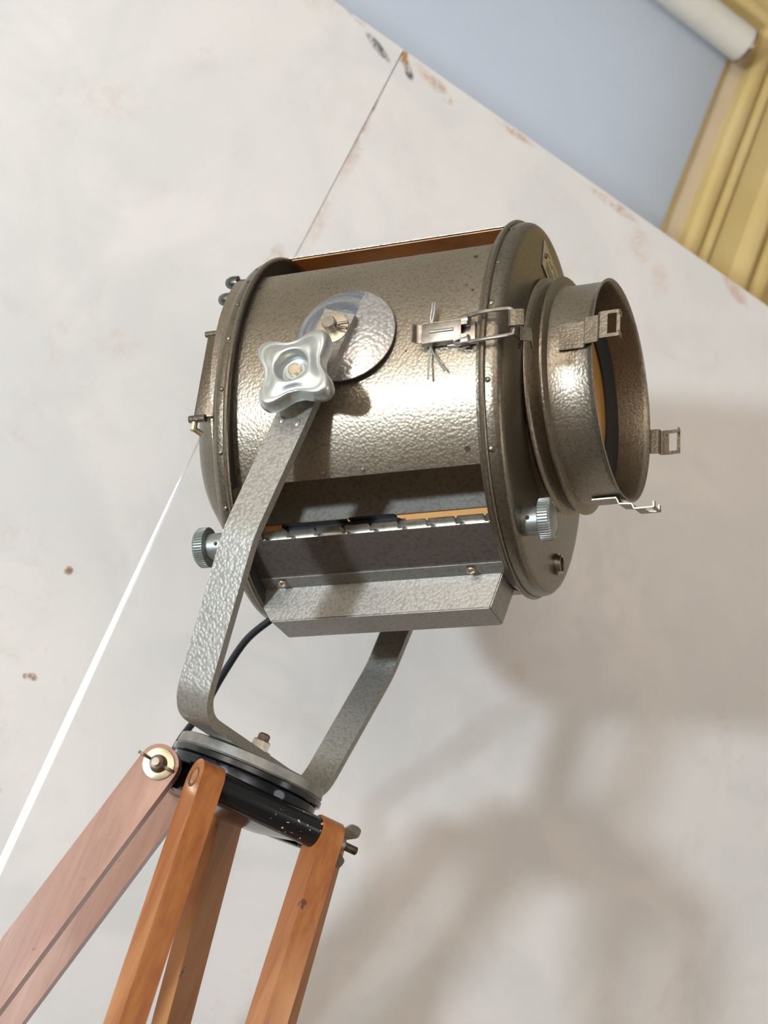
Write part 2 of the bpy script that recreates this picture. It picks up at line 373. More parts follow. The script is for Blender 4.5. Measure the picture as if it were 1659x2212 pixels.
# painted backdrop boards
def board_mat(name, spots):
    m = mat(name, (0.74, 0.72, 0.70), 0.55); t = NT(m)
    v = t.mapping((1, 1, 1))
    c = t.mix(t.ramp(t.noise(2.6, 5, rough=0.6), 0.35, 0.65), (0.70, 0.685, 0.665), (0.76, 0.735, 0.715))
    c = t.mix(t.ramp(t.noise(5.5, 5, dist=1.2), 0.42, 0.62), c, (0.67, 0.665, 0.65))
    c = t.mix(t.math('MULTIPLY', t.ramp(t.noise(12, 6, rough=0.62, dist=.6), 0.55, 0.75), 0.35), c, (0.58, 0.56, 0.54))
    rust = t.math('MULTIPLY', t.ramp(t.noise(6, 3), 0.52, 0.62), t.ramp(t.noise(34, 7, rough=0.72, dist=.4), 0.54, 0.66))
    c = t.mix(t.math('MULTIPLY', rust, 0.22), c, (0.58, 0.42, 0.34))
    # blotches of bare ochre or dark paint, each at its own place on the board
    for (u, z, ru, rz, ang, col, k) in spots:
        p = wp(u, -0.376, z)
        mp = t.n('ShaderNodeVectorMath', operation='SUBTRACT'); t.l(t.tc.outputs['Object'], mp.inputs[0]); mp.inputs[1].default_value = p
        d1 = t.n('ShaderNodeVectorMath', operation='DOT_PRODUCT'); t.l(mp.outputs[0], d1.inputs[0]); d1.inputs[1].default_value = (U * cos(ang) + Vector((0, 0, sin(ang)))) / ru
        d2 = t.n('ShaderNodeVectorMath', operation='DOT_PRODUCT'); t.l(mp.outputs[0], d2.inputs[0]); d2.inputs[1].default_value = (U * -sin(ang) + Vector((0, 0, cos(ang)))) / rz
        r2 = t.math('ADD', t.math('POWER', t.math('ABSOLUTE', d1.outputs['Value']), 2), t.math('POWER', t.math('ABSOLUTE', d2.outputs['Value']), 2))
        f = t.math('POWER', t.math('SUBTRACT', 1.0, r2, True), 0.8)
        f = t.math('MULTIPLY', t.math('MULTIPLY', f, t.ramp(t.noise(55, 6, rough=0.75, dist=.6), 0.40, 0.62)), k, True)
        c = t.mix(f, c, col)
    t.col(c); t.bump(t.noise(14, 6, rough=0.6), 0.12, 0.004)
    return m
OCH = (0.42, 0.22, 0.08); DK = (0.10, 0.10, 0.11); PNK = (0.60, 0.46, 0.39); BRN = (0.30, 0.17, 0.09)
BL = board_mat('left_backdrop_paint', [(-.0985, .590, .026, .007, -.35, DK, 1.6), (-.15, .612, .03, .008, -.3, DK, .5), (-.19, .598, .04, .02, .4, PNK, .45),
    (-.1572, -.2026, .006, .006, 0, BRN, 1.6), (-.1409, -.3257, .007, .005, 0, BRN, 1.8), (-.148, -.328, .004, .004, 0, BRN, 1.6), (-.128, -.448, .005, .004, 0, BRN, 1.6), (-.12, -.45, .004, .004, 0, BRN, 1.5),
    (-.36, .32, .05, .03, .5, PNK, .35), (-.22, .06, .03, .02, .5, PNK, .35), (-.1, .25, .012, .03, 0, OCH, .7)])
BR = board_mat('right_backdrop_paint', [(-.050, .588, .018, .007, -.75, DK, 1.6), (-.062, .602, .006, .012, 0, OCH, 2.2), (-.052, .594, .004, .012, .9, OCH, 1.6), (-.03, .598, .02, .008, -.5, PNK, 1.2),
    (.0, .592, .03, .010, -.3, OCH, .9), (-.070, .50, .004, .10, 0, BRN, .9), (-.068, .44, .012, .06, 0, PNK, .7), (-.072, .33, .015, .05, 0, PNK, .7), (.12, .603, .04, .006, 0, OCH, 1.0), (.30, .60, .05, .008, 0, OCH, .8),
    (.36, .57, .03, .022, -.9, PNK, .8), (.41, .54, .02, .03, .4, PNK, .6), (.53, .60, .035, .012, -.4, PNK, 1.6), (.42, -.06, .02, .02, 0, PNK, .35), (.335, .02, .02, .03, 0, PNK, .6)])
def board(name, poly, m, label):
    b = nb(); prism(b, poly, lambda u, z, n: wp(u, n, z), -0.376, -0.388)
    o = obj(name, b, m, smooth=False); return tag(o, label, 'backdrop board')
SEAML = [(-0.0668, 0.6095), (-0.0784, 0.2763), (-0.0880, 0.05), (-0.0876, -0.35), (-0.0860, -0.5154), (-0.083, -0.90), (-0.08, H0)]
SEAMR = [(-0.0650, 0.6095), (-0.0775, 0.2763), (-0.0868, 0.05), (-0.0800, -0.35), (-0.0779, -0.5302), (-0.066, -0.90), (-0.05, H0)]
board('backdrop_board', [(-1.26, H0), (-1.26, 0.6095)] + SEAML, BL, 'off-white distressed painted backdrop board left of the narrow bright gap')
board('backdrop_board', SEAMR[::-1] + [(1.15, 0.6095), (1.15, H0)], BR, 'off-white distressed painted backdrop board right of the gap, behind the spotlight')

# ================================================================== TRIPOD
GRP = {}
tri = empty('tripod', Matrix.Translation((0, 0, 0)), 'orange and brown varnished wooden tripod with black metal head, standing before the boards', 'tripod')
TA, TL, TZ, TPH, TAZ = 0.0644, 0.0598, -0.383, 0.2329, 49.54
TC = Vector((0.0025, -0.0013, 0))
def tside(k):
    a = radians(TAZ + (0, 60, -60)[k]); d = Vector((cos(a), sin(a), 0))
    o = Vector((d.y, -d.x, 0)) if k == 0 else Vector((-d.y, d.x, 0))
    return d, o
TMAT = W0
b = nb()
cor = []
# triangular black casting under the swivel, with one cylinder along each side
lathe(b, [(-0.3736, 0.0001), (-0.3736, 0.060), (-0.378, 0.064), (-0.394, 0.060), (-0.400, 0.03), (-0.400, 0.0001)], 48, axis='Z')
head = obj('tripod_head', b, BLACK, tri, TMAT)
for k in range(3):
    d, o = tside(k); P = TC + Vector((0, 0, TZ)) + o * TA
    b = nb(); tube(b, [P - d * (TL - .009), P - d * (TL - .012), P, P + d * (TL - .012), P + d * (TL - .009)], 0.0135, 28)
    dn = (P * 0.0)
    prism(b, [(-.035, -.0125), (.035, -.0125), (.035, .0125), (-.035, .0125)], lambda s, z, q: P + d * s - o * q + Vector((0, 0, z)), 0.0, 0.0095)
    obj('hinge_tube', b, ECHIP, head, TMAT)
legs = []
tones = {'red': ((0.34, 0.165, 0.10), (0.25, 0.11, 0.065), (0.46, 0.27, 0.19)), 'or': ((0.38, 0.14, 0.032), (0.26, 0.075, 0.018), (0.48, 0.22, 0.075)), 'pine': ((0.40, 0.17, 0.055), (0.30, 0.11, 0.032), (0.46, 0.22, 0.08))}  # red tone: varnish reflection on that leg is put into its wood colour
def strut_bm(P, dr, d, o, wd, th, L):
    """flat strut hinged at P, running along dr, thickness along d"""
    s = d.cross(dr).normalized()
    poly = [(-wd / 2, 0.0)] + [(wd / 2 * -cos(pi * i / 12), -wd / 2 * sin(pi * i / 12)) for i in range(1, 12)] + [(wd / 2, 0.0), (wd / 2, L), (-wd / 2, L)]
    b = nb(); prism(b, poly, lambda a, l, t_: P + s * a + dr * l + d * t_, -th / 2, th / 2)
    es = [e for e in b.edges if len(e.link_faces) == 2 and e.calc_face_angle(0) > 0.9]
    bmesh.ops.bevel(b, geom=es, offset=0.0022, segments=2, affect='EDGES'); return b
for k in range(3):
    d, o = tside(k); dr = (-Vector((0, 0, 1)) * cos(TPH) + o * sin(TPH)).normalized()
    L = (Z0 + TZ) / cos(TPH)
    Pm = TC + Vector((0, 0, TZ)) + o * TA
    wm = {}
    le = bpy.data.objects.new('leg', None); put(le, tri, TMAT @ Matrix.Translation(Pm)); le.empty_display_size = .03
    for s in (-1, 1):
        P = Pm + d * s * TL
        tone = 'red' if k == 1 else ('or' if k == 0 else 'pine')
        m = wood('varnished_' + {'red': 'red_brown_sheen', 'or': 'orange', 'pine': 'pine'}[tone] + '_wood', *tones[tone], dr)
        dd = (dr - d * s * 0.015).normalized()
        b = strut_bm(P, dd, d, o, 0.034 if k != 0 else 0.032, 0.018 if k != 0 else 0.0205, L - 0.04)
        obj('strut', b, m, le, TMAT)
    b = nb(); tube(b, [Pm + dr * (L - .25), Pm + dr * (L - .012)], 0.016, 16)
    for q_ in (-1, 1): tube(b, [Pm + dr * (L - .10) , Pm + dr * (L - .10) + d * q_ * TL * .62], 0.006, 10)
    obj('lower_leg', b, wood('varnished_lower_wood', *tones['or'], dr), le, TMAT)
    b = nb(); tube(b, [Pm + dr * (L - .03), Pm + dr * (L - .001)], 0.018, 16); obj('foot', b, BLACKP, le, TMAT)

def wingnut(bm, P, ax, up, wing=0.016, boltl=0.014):
    """wing nut with its bolt: ax = outward axis, up = direction of the wings"""
    ax = ax.normalized(); up = (up - ax * up.dot(ax)).normalized(); sd = ax.cross(up)
    Mx = Matrix((ax, up, sd)).transposed().to_4x4(); Mx.translation = P
    b2 = nb()
    lathe(b2, [(0, 0.0001), (0, 0.0078), (0.003, 0.0072), (0.009, 0.0056), (0.010, 0.003), (0.010, 0.0001)], 20)
    for s in (-1, 1):
        pl = roundpoly([(0.001, 0.004 * s), (0.006, 0.004 * s), (0.012 + wing * .38, (0.004 + wing * .45) * s), (0.010 + wing * .45, (0.004 + wing) * s), (0.003 + wing * .2, (0.004 + wing) * s), (-0.001 + 0.003, (0.004 + wing * .5) * s)], [0, 0, .004, .006, .006, .004], 5)
        prism(b2, pl, lambda a, c, t_: Vector((a, c, t_)), -0.0012, 0.0012)
    merge(bm, b2, Mx)
def bolt(bm, P, ax, l, r=0.0033):
    tube(bm, [P, P + ax * l], r, 14)
    n = int(l / 0.0011)
    for i in range(n): 
        c = P + ax * (0.0006 + i * 0.0011); tube(bm, [c, c + ax * .0005], r * 1.1, 14)
d0, o0 = tside(0); d1, o1 = tside(1); d2, o2 = tside(2)
PE = TC + Vector((0, 0, TZ)) + o0 * TA + d0 * (TL + .0103)
PA = TC + Vector((0, 0, TZ)) + o1 * TA - d1 * (TL + .009)
PC = TC + Vector((0, 0, TZ)) + o0 * TA - d0 * (TL + .0103)
b = nb(); wingnut(b, PE, d0, Vector((0, -.2, 1)) + o0 * .2); obj('wing_nut', b, worn('dull_steel_wing', (0.33, 0.32, 0.27), (0.42, 0.40, 0.34), 0.35, .8, 80), tri, TMAT)
b = nb(); bolt(b, PE + d0 * .004, d0, 0.019); obj('bolt', b, RUSTY, tri, TMAT)
b = nb(); q = Vector((1, 0, 0)).rotation_difference(-d1).to_matrix().to_4x4(); q.translation = PA
lathe(b, [(0, 0.005), (0, 0.0135), (0.001, 0.0137), (0.0014, 0.013), (0.0014, 0.005)], 36); bmesh.ops.transform(b, matrix=q, verts=b.verts)
obj('washer', b, BRASS, tri, TMAT, 'pale brass washer')
b = nb(); wingnut(b, PA - d1 * .0014, -d1, U * 1.0 + Vector((0, 0, -.12)), 0.013); obj('wing_nut', b, RUSTY, tri, TMAT)
b = nb(); bolt(b, PA, -d1, 0.016, 0.003); obj('bolt', b, STEEL, tri, TMAT)
b = nb(); q = Vector((1, 0, 0)).rotation_difference(-d0).to_matrix().to_4x4(); q.translation = PC
lathe(b, [(-.001, 0.0001), (0.0003, 0.0085), (-.002, .009)], 28); bmesh.ops.transform(b, matrix=q, verts=b.verts)
obj('bolt_plug', b, RUSTY, tri, TMAT)

# ================================================================== SPOTLIGHT
sp = empty('stage_spotlight', Matrix.Translation((0, 0, Z0 - .352)), 'vintage hammered grey stage spotlight in a flat bar yoke on the wooden tripod', 'spotlight')
# --- swivel
b = nb(); lathe(b, [(-0.3548, 0.0001), (-0.3548, 0.0680), (-0.353, 0.0692), (-0.3455, 0.0682), (-0.3440, 0.0655), (-0.3440, 0.0001)], 96, axis='Z'); obj('swivel_plate', b, CAST, sp, W0)
b = nb(); lathe(b, [(-0.3610, 0.02), (-0.3610, 0.0695), (-0.3602, 0.0702), (-0.3558, 0.0702), (-0.3550, 0.0695), (-0.3550, 0.02)], 96, axis='Z'); obj('swivel_ring', b, BLACK, sp, W0)
b = nb(); lathe(b, [(-0.3735, 0.02), (-0.3735, 0.064), (-0.3725, 0.067), (-0.3622, 0.0676), (-0.3612, 0.067), (-0.3612, 0.02)], 96, axis='Z'); obj('swivel_base', b, GLOSS, sp, W0, 'glossy black base ring')

# --- yoke: flat bar swept in the y-z plane
YW, YB, YH1, YH, YT, YWD = 0.1809, 0.1395, 0.1953, 0.3440, 0.0090, 0.0300
def ypath():
    n = roundpoly([(-YW + YT / 2, 0.016), (-YW + YT / 2, -YH1), (-YB + YT / 2, -YH + YT / 2), (YB - YT / 2, -YH + YT / 2), (YW - YT / 2, -YH1), (YW - YT / 2, 0.016), (0, 2.0)], [0, .09, .034, .034, .09, 0, 0], 14)
    return [p for p in n if p[1] < 1]
yp = ypath()
b = nb(); strip(b, yp, YWD, YT, lambda y, z, x: Vector((x, y, z)))
es = [e for e in b.edges if len(e.link_faces) == 2 and e.calc_face_angle(0) > 1.2]
bmesh.ops.bevel(b, geom=es, offset=0.0012, segments=2, affect='EDGES')
yoke = obj('yoke', b, HAMY, sp, W0)
b = nb()
lathe(b, [(-YH + YT + .0, .0001), (-YH + YT, .0115), (-YH + YT + .0018, .0115), (-YH + YT + .0018, .0001)], 32, axis='Z'); obj('washer', b, STEEL, yoke, W0)
b = nb(); lathe(b, [(-YH + YT + .0018, .0001), (-YH + YT + .0018, .0092), (-YH + YT + .0095, .0092), (-YH + YT + .0105, .0075), (-YH + YT + .0105, .0001)], 6, axis='Z'); obj('hex_nut', b, STEEL, yoke, W0, smooth=False)
b = nb(); lathe(b, [(-YH + YT + .010, .0001), (-YH + YT + .010, .0055), (-YH + YT + .0155, .0055), (-YH + YT + .017, .004), (-YH + YT + .017, .0001)], 24, axis='Z'); obj('stud', b, RUSTY, yoke, W0)
# pivot pin, brass washer, cotter
def ycyl(prof, cx, cz, seg=40):
    b = nb(); lathe(b, prof, seg, axis='Y', cen=(cx, 0, cz)); return b
PX, PZ = 0.0005, -0.001
obj('pivot_washer', ycyl([(-YW, .004), (-YW, .0145), (-YW - .0014, .0145), (-YW - .0018, .0128), (-YW - .0018, .004)], PX, PZ), BRASS, yoke, W0)
pin = obj('pivot_pin', ycyl([(-.16, .0001), (-.16, .0062), (-YW - .010, .0062), (-YW - .0112, .0052), (-YW - .0112, .0001)], PX, PZ), STEEL, yoke, W0)
b = nb()
for dz, dx in ((.0055, .015), (-.0005, .0165)): tube(b, [(PX + .004, -YW - .006, PZ + .001), (PX + .009, -YW - .0062, PZ + dz * .6), (PX + dx, -YW - .0060, PZ + dz)], 0.0013, 8)
obj('cotter_pin', b, RUSTY, yoke, W0)
b = nb(); lathe(b, [(.16, .0001), (.16, .0062), (YW + .011, .0062), (YW + .011, .0001)], 24, axis='Y'); obj('pivot_pin', b, STEEL, yoke, W0)
# small screw heads on the arm below the knob
for dx, dz in ((-.008, -.093), (.007, -.0925)):
    b = nb(); screwhead(b, (dx, -YW, dz), (0, -1, 0), .0036, .0015); obj('screw', b, HAMY, yoke, W0)

# clamp knob: four lobed hand wheel, height field on a star outline
KX, KZ, KY = 0.0015, -0.0585, -0.1965
def knob_bm():
    b = nb(); NA, rings = 128, []
    lob = 0.0412; val = 0.0250
    def R(a):
        c = cos(2 * (a - radians(72)))          # four lobes: |.| pattern
        s = abs(c) ** 2.9
        return val + (lob - val) * s
    prof_f = [(0.0, 0), (0.10, 0)]
    # front surface from recess rim outward, then round the rim to the back
    levels = [('r', 0.0145, -0.0205), ('r', 0.0152, -0.0212), ('r', 0.0165, -0.0215)]
    fr_ = [(0.10, -0.0212), (0.30, -0.0195), (0.50, -0.0178), (0.68, -0.0172), (0.82, -0.0180), (0.90, -0.0178), (0.96, -0.0155), (1.0, -0.0115), (1.0, -0.0070), (0.97, -0.0035), (0.90, -0.0010), (0.80, 0.0)]
    hub = [(0.0, 0.0001, -0.0105)]
    def ring(fn): rings.append([b.verts.new(fn(2 * pi * i / NA)) for i in range(NA)])
    for r, y in ((0.0060, -0.0110), (0.0085, -0.0110), (0.0092, -0.0075), (0.0120, -0.0070), (0.0135, -0.0080), (0.0142, -0.0200), (0.0150, -0.0212), (0.0165, -0.0214)):
        ring(lambda a, r=r, y=y: Vector((r * cos(a), y, r * sin(a))))
    for f, y in fr_:
        def fn(a, f=f, y=y):
            Ra = R(a); r = 0.0165 + (Ra - 0.0165) * f; lob_ = (Ra - val) / (lob - val)
            yy = y
            if f < 0.9: yy = y - 0.0012 * lob_ * (1 - abs(f - .6))
            return Vector((r * cos(a), yy, r * sin(a)))
        ring(fn)
    for A, B in zip(rings, rings[1:]):
        for i in range(NA): b.faces.new((A[i], A[(i + 1) % NA], B[(i + 1) % NA], B[i]))
    b.faces.new(rings[-1]); b.faces.new(rings[0][::-1])
    return b
kn = obj('clamp_knob', knob_bm(), ZINC, sp, W0 @ Matrix.Translation((KX, KY, KZ)), 'cast zinc four lobed knob', angle=60)
b = nb(); lathe(b, [(-0.0105, .0001), (-0.0105, .0056), (-0.0135, .0056), (-0.0143, .0046), (-0.0143, .0001)], 28, axis='Y'); obj('bolt_end', b, BRASS, kn, W0 @ Matrix.Translation((KX, KY, KZ)))
b = nb(); lathe(b, [(.0, .010), (0.0158, .009), (0.0158, .0001)], 32, axis='Y'); obj('knob_stem', b, ZINC, kn, W0 @ Matrix.Translation((KX, KY, KZ)))

# --- friction disc on the side of the housing (follows the head)
RB = 0.168
b = nb(); lathe(b, [(-.1700, .0001), (-.1700, .0440), (-.1705, .0446), (-.1720, .0446), (-.1724, .0440), (-.1724, .0001)], 72, axis='Y', cen=(.0085, 0, -.0035))
for f in b.faces:
    c = f.calc_center_median()
# half of the disc keeps hammered paint, the other half is scraped bare by the arm
PLT = hammer('disc_hammered_and_scraped', (0.42, 0.41, 0.40), (0.48, 0.47, 0.46), 0.34, 300, 0.5, 0.75, .6); t = NT(PLT)
bc = PLT.node_tree.nodes['Principled BSDF'].inputs['Base Color'].links[0].from_socket
sx = t.n('ShaderNodeSeparateXYZ'); t.l(t.tc.outputs['Object'], sx.inputs[0])
edge = t.math('ADD', t.math('ADD', t.math('MULTIPLY', sx.outputs[0], cos(.35)), t.math('MULTIPLY', sx.outputs[2], -sin(.35))), t.math('MULTIPLY', t.math('SUBTRACT', t.noise(90, 3), .5), .006))
fac = t.ramp(t.math('ADD', t.math('MULTIPLY', edge, 30), 0.0), 0.30, 0.33)
dist = t.n('ShaderNodeVectorMath', operation='DISTANCE'); t.l(t.tc.outputs['Object'], dist.inputs[0]); dist.inputs[1].default_value = (0, -.1724, 0)
arcs = t.noise(1.0, 4, None); 
mp = t.n('ShaderNodeCombineXYZ'); t.l(t.math('MULTIPLY', dist.outputs['Value'], 260), mp.inputs[0]); t.l(t.math('MULTIPLY', sx.outputs[0], 14), mp.inputs[1]); t.l(t.math('MULTIPLY', sx.outputs[2], 14), mp.inputs[2])
ns = t.n('ShaderNodeTexNoise'); ns.inputs['Scale'].default_value = 1; ns.inputs['Detail'].default_value = 3; t.l(mp.outputs[0], ns.inputs['Vector'])
scr = t.mix(t.ramp(ns.outputs[0], 0.38, 0.6), (0.19, 0.21, 0.25), (0.34, 0.36, 0.38))
t.l(t.mix(fac, scr, bc), t.b.inputs['Base Color'])
obj('friction_disc', b, PLT, sp, HD, 'steel friction disc, half scraped bare')
b = nb(); lathe(b, [(-.120, .0001), (-.120, .018), (-.1700, .018)], 40, axis='Y'); obj('pivot_boss', b, HAMD, sp, HD)

# --- housing shells
XB, XF = -0.118, 0.136
house = None
b = nb(); arcshell(b, XB, XF, RB, 0.0012, -42.6, 33.3)
for (x, a_) in ((-.0879, 25.7), (.1155, 26.0), (.1089, -38.0), (-.0972, -37.8)): pass
house = obj('side_panel', b, HAM, sp, HD)
b = nb()
for (x, a_, r_) in ((-.0879, 25.7, .0022), (.1155, 26.0, .002), (.1089, -38.0, .0026), (-.0972, -37.8, .0024), (.062, -8, .0007), (.118, 10, .0013), (.112, 12.5, .0009)):
    a_ = radians(a_); c = Vector((x, -(RB + .0001) * cos(a_), (RB + .0001) * sin(a_))); n_ = Vector((0, -cos(a_), sin(a_)))
    q = Vector((1, 0, 0)).rotation_difference(n_).to_matrix().to_4x4(); q.translation = c
    b = nb(); lathe(b, [(0, .0001), (.0001, r_ * .9), (0.0003, r_)], 14); bmesh.ops.transform(b, matrix=q, verts=b.verts)
    obj('screw_hole' if r_ > .0015 else 'rust_fleck', b, HOLE, house, HD)
for x in (-.02, .016):
    b = nb(); a_ = radians(-41.0); screwhead(b, (x, -RB * cos(a_), RB * sin(a_)), (0, -cos(a_), sin(a_)), .0022, .0014, False)
    obj('rivet', b, HAMD, house, HD)
b = nb(); arcshell(b, XB, XF, 0.1735, 0.0015, 61.4, 130); obj('top_cover', b, [COPPER], sp, HD)
b = nb(); arcshell(b, XB, XF, 0.1742, 0.0006, 60.3, 130); obj('top_cover', b, HAM, sp, HD)
b = nb(); arcshell(b, XB, XF, RB, 0.0012, 150, 222); obj('side_panel', b, [HAM], sp, HD, 'far side panel')
b = nb(); arcshell(b, XB, XF, RB - .0013, 0.0008, 150, 222); obj('panel_lining', b, [HAMD], sp, HD)
b = nb(); arcshell(b, XB, XF, RB, 0.0016, -118, -61.6); bot = obj('bottom_panel', b, HAMD, sp, HD)
# inner liner and reflector tray seen through the lower slot
b = nb(); box(b, (XB + .004, -.0330, -.1085), (XF - .004, -.0310, -.050)); box(b, (XB + .004, -.0310, -.052), (XF - .004, .06, -.050)); obj('inner_liner', b, HAML, sp, HD)
b = nb(); box(b, (XB + .004, -.030, -.1460), (XF - .004, .052, -.1440)); box(b, (XB + .004, -.0305, -.146), (XF - .004, -.0285, -.1088)); obj('reflector_tray', b, ORANGE, sp, HD)

# --- trough shaped box below, screwed to the bottom panel
b = nb()
def xyz(x, y, z): return Vector((x, y, z))
rf = RB + .0012
def onc(a_): return (-rf * cos(radians(a_)), rf * sin(radians(a_)))
y0, z0 = onc(-77.6); y1, z1 = onc(-83.3)
fx0, fx1 = -.1215, .1172; bx0, bx1 = -.1245, .1120; cx0, cx1 = -.1045, .1015
z2 = -.2000; y2 = -.0195
near = [xyz(fx0, y0, z0), xyz(fx1, y0, z0), xyz(bx1 + .001, y1, z1), xyz(bx0, y1, z1)]
def plate(b, pts, th):
    pts = [Vector(p) for p in pts]; n_ = (pts[1] - pts[0]).cross(pts[2] - pts[0]).normalized() * th
    A = [b.verts.new(p) for p in pts]; B = [b.verts.new(p + n_) for p in pts]; b.faces.new(A); b.faces.new(B[::-1])
    for i in range(len(pts)): b.faces.new((A[i], A[(i + 1) % len(pts)], B[(i + 1) % len(pts)], B[i]))
plate(b, near, 0.0012)
Y3 = 0.0240
tn = [xyz(bx0, y1, z1), xyz(bx1, y1, z1)]; bn = [xyz(cx0, y2, z2), xyz(cx1, y2, z2)]
bf = [xyz(cx0, Y3, z2), xyz(cx1, Y3, z2)]; tf = [xyz(bx0, -y1 + .004, z1), xyz(bx1, -y1 + .004, z1)]
V = [b.verts.new(p) for p in tn + bn + bf + tf]
b.faces.new((V[0], V[1], V[3], V[2])); b.faces.new((V[2], V[3], V[5], V[4])); b.faces.new((V[4], V[5], V[7], V[6]))
b.faces.new((V[0], V[2], V[4], V[6])); b.faces.new((V[1], V[7], V[5], V[3]))
plate(b, [xyz(fx0, -y0, z0), xyz(bx0, -y1, z1), xyz(bx1, -y1, z1), xyz(fx1, -y0, z0)], .0012)
bmesh.ops.bevel(b, geom=[e for e in b.edges if len(e.link_faces) == 2 and e.is_valid and V[2] in e.verts or V[3] in e.verts or V[5] in e.verts], offset=0.0012, segments=2, affect='EDGES')
hb = obj('cable_box', b, hammer('hammered_box_paint', (0.27, 0.262, 0.24), (0.31, 0.30, 0.275), .40, 380, .2, .6, .25), sp, HD, angle=25)
for x, a_ in ((-.092, -79.6), (.0861, -79.9)):
    b = nb(); screwhead(b, (x, -(rf + .0012) * cos(radians(a_)), (rf + .0012) * sin(radians(a_))), (0, -cos(radians(a_)), sin(radians(a_))), .0042, .0026); obj('screw', b, BRASS, hb, HD)

# --- front cap
def bead(r, rt, x=0, n=10): return [(x + rt * sin(2 * pi * i / n), r + rt * cos(2 * pi * i / n)) for i in range(n)]
b = nb()
lathe(b, [(-0.006, .1712), (-0.003, .1716), (0.0, .1722), (.004, .1722), (.0085, .1722), (.0115, .1715), (.0140, .1695), (.0153, .1665), (.0156, .162), (.0158, .12), (.0158, .060), (.0143, .060), (.0143, .16), (.0125, .1675), (.008, .1705), (-.006, .1700)], 160, close=True)
cap = obj('front_cap', b, HAMC, sp, FR, angle=50)
b = nb(); lathe(b, bead(.1728, .0026, -.0004), 160, close=True); obj('rim_bead', b, HAMC, cap, FR)
for a_ in (18.5, 3, -20, -39, 40):
    a_ = radians(a_); b = nb(); screwhead(b, (.0045, -.1722 * cos(a_), .1722 * sin(a_)), (0, -cos(a_), sin(a_)), .0026, .0013, False); obj('rivet', b, HAMC, cap, FR)
# name plate, rounded card with engraved lines and two screws
b = nb()
NPc = (0.0160, -0.031, 0.131)
prism(b, roundpoly([(-.034, -.014), (.034, -.014), (.034, .014), (-.034, .014)], [.001, .008, .008, .001], 5), lambda y, z, x: Vector((x + NPc[0], y + NPc[1], z + NPc[2])), 0, .0009)
npl = obj('name_plate', b, LABEL, cap, FR, 'small engraved metal plate')
b = nb()
box(b, (NPc[0] + .0009, NPc[1] - .020, NPc[2] - .0095), (NPc[0] + .00115, NPc[1] + .024, NPc[2] - .0010)); obj('raised_band', b, HAMC, npl, FR)
b = nb()
for r_, (y_, wd_) in enumerate([(-.012, .016), (.010, .018), (-.016, .010), (0.002, .022)]):
    zz_ = NPc[2] + (.0045 if r_ < 2 else .0085)
    for i in range(int(wd_ / .0035)): box(b, (NPc[0] + .0009, NPc[1] + y_ + i * .0035, zz_ - .0007), (NPc[0] + .00105, NPc[1] + y_ + i * .0035 + .0022, zz_ + .0007))
obj('engraving', b, DARKIN, npl, FR)
for dy in (-.026, .027):
    b = nb(); screwhead(b, (NPc[0] + .0009, NPc[1] + dy, NPc[2] + .001), (1, 0, 0), .0026, .0018); obj('plate_screw', b, RUSTY, npl, FR)
b = nb(); lathe(b, [(.0157, .0066), (.0160, .0102), (.0185, .0102), (.0185, .0088), (.0215, .0088), (.0218, .0080), (.0215, .0070), (.0100, .0068), (.0100, .0001)], 36, cen=(0, .0740, -.1240)); obj('socket_ring', b, STEEL, cap, FR)
# cap clip wire round the side (thin rod lying in front of the rim)
# --- lens tube (snoot)
b = nb()
lathe(b, [(-.0755, .062), (-.0755, .1085), (-.0740, .1105), (-.0725, .1105), (-.0712, .1080), (-.0705, .1055), (-.0618, .1050), (-.0606, .1072), (-.0592, .1102), (-.0572, .1118), (-.0552, .1108), (-.0538, .1078), (-.0526, .1062), (-.0512, .1064),
          (-.0470, .1070), (-.0452, .1088), (-.0432, .1108), (-.0412, .1106), (-.0400, .1080), (-.0388, .1020), (-.0360, .1006), (-.0040, .1004), (-.0020, .1012), (0.0, .1025), (.0012, .1028), (.0018, .1018), (.0010, .1004), (-.004, .0990), (-.0380, .0990)], 144)
sn = obj('lens_tube', b, HAM, sp, SN, angle=45)
b = nb(); lathe(b, [(-.0290, .0992), (-.0315, .088), (-.0345, .0785), (-.040, .0780), (-.040, .0990)], 96); obj('inner_ring', b, DARKIN, sn, SN)
LENS = mat('amber_lit_lens', (0.95, 0.52, 0.12), 0.12); nt_ = NT(LENS); nt_.b.inputs['Transmission Weight'].default_value = 0.55; nt_.b.inputs['IOR'].default_value = 1.3
b = nb(); lathe(b, [(-.040, .0779), (-.0365, .0770), (-.0345, .060), (-.0325, .04), (-.0315, .02), (-.0312, .0001)], 72); lathe(b, [(-.040, .0779), (-.040, .0001)], 72); obj('lens', b, LENS, sn, SN)
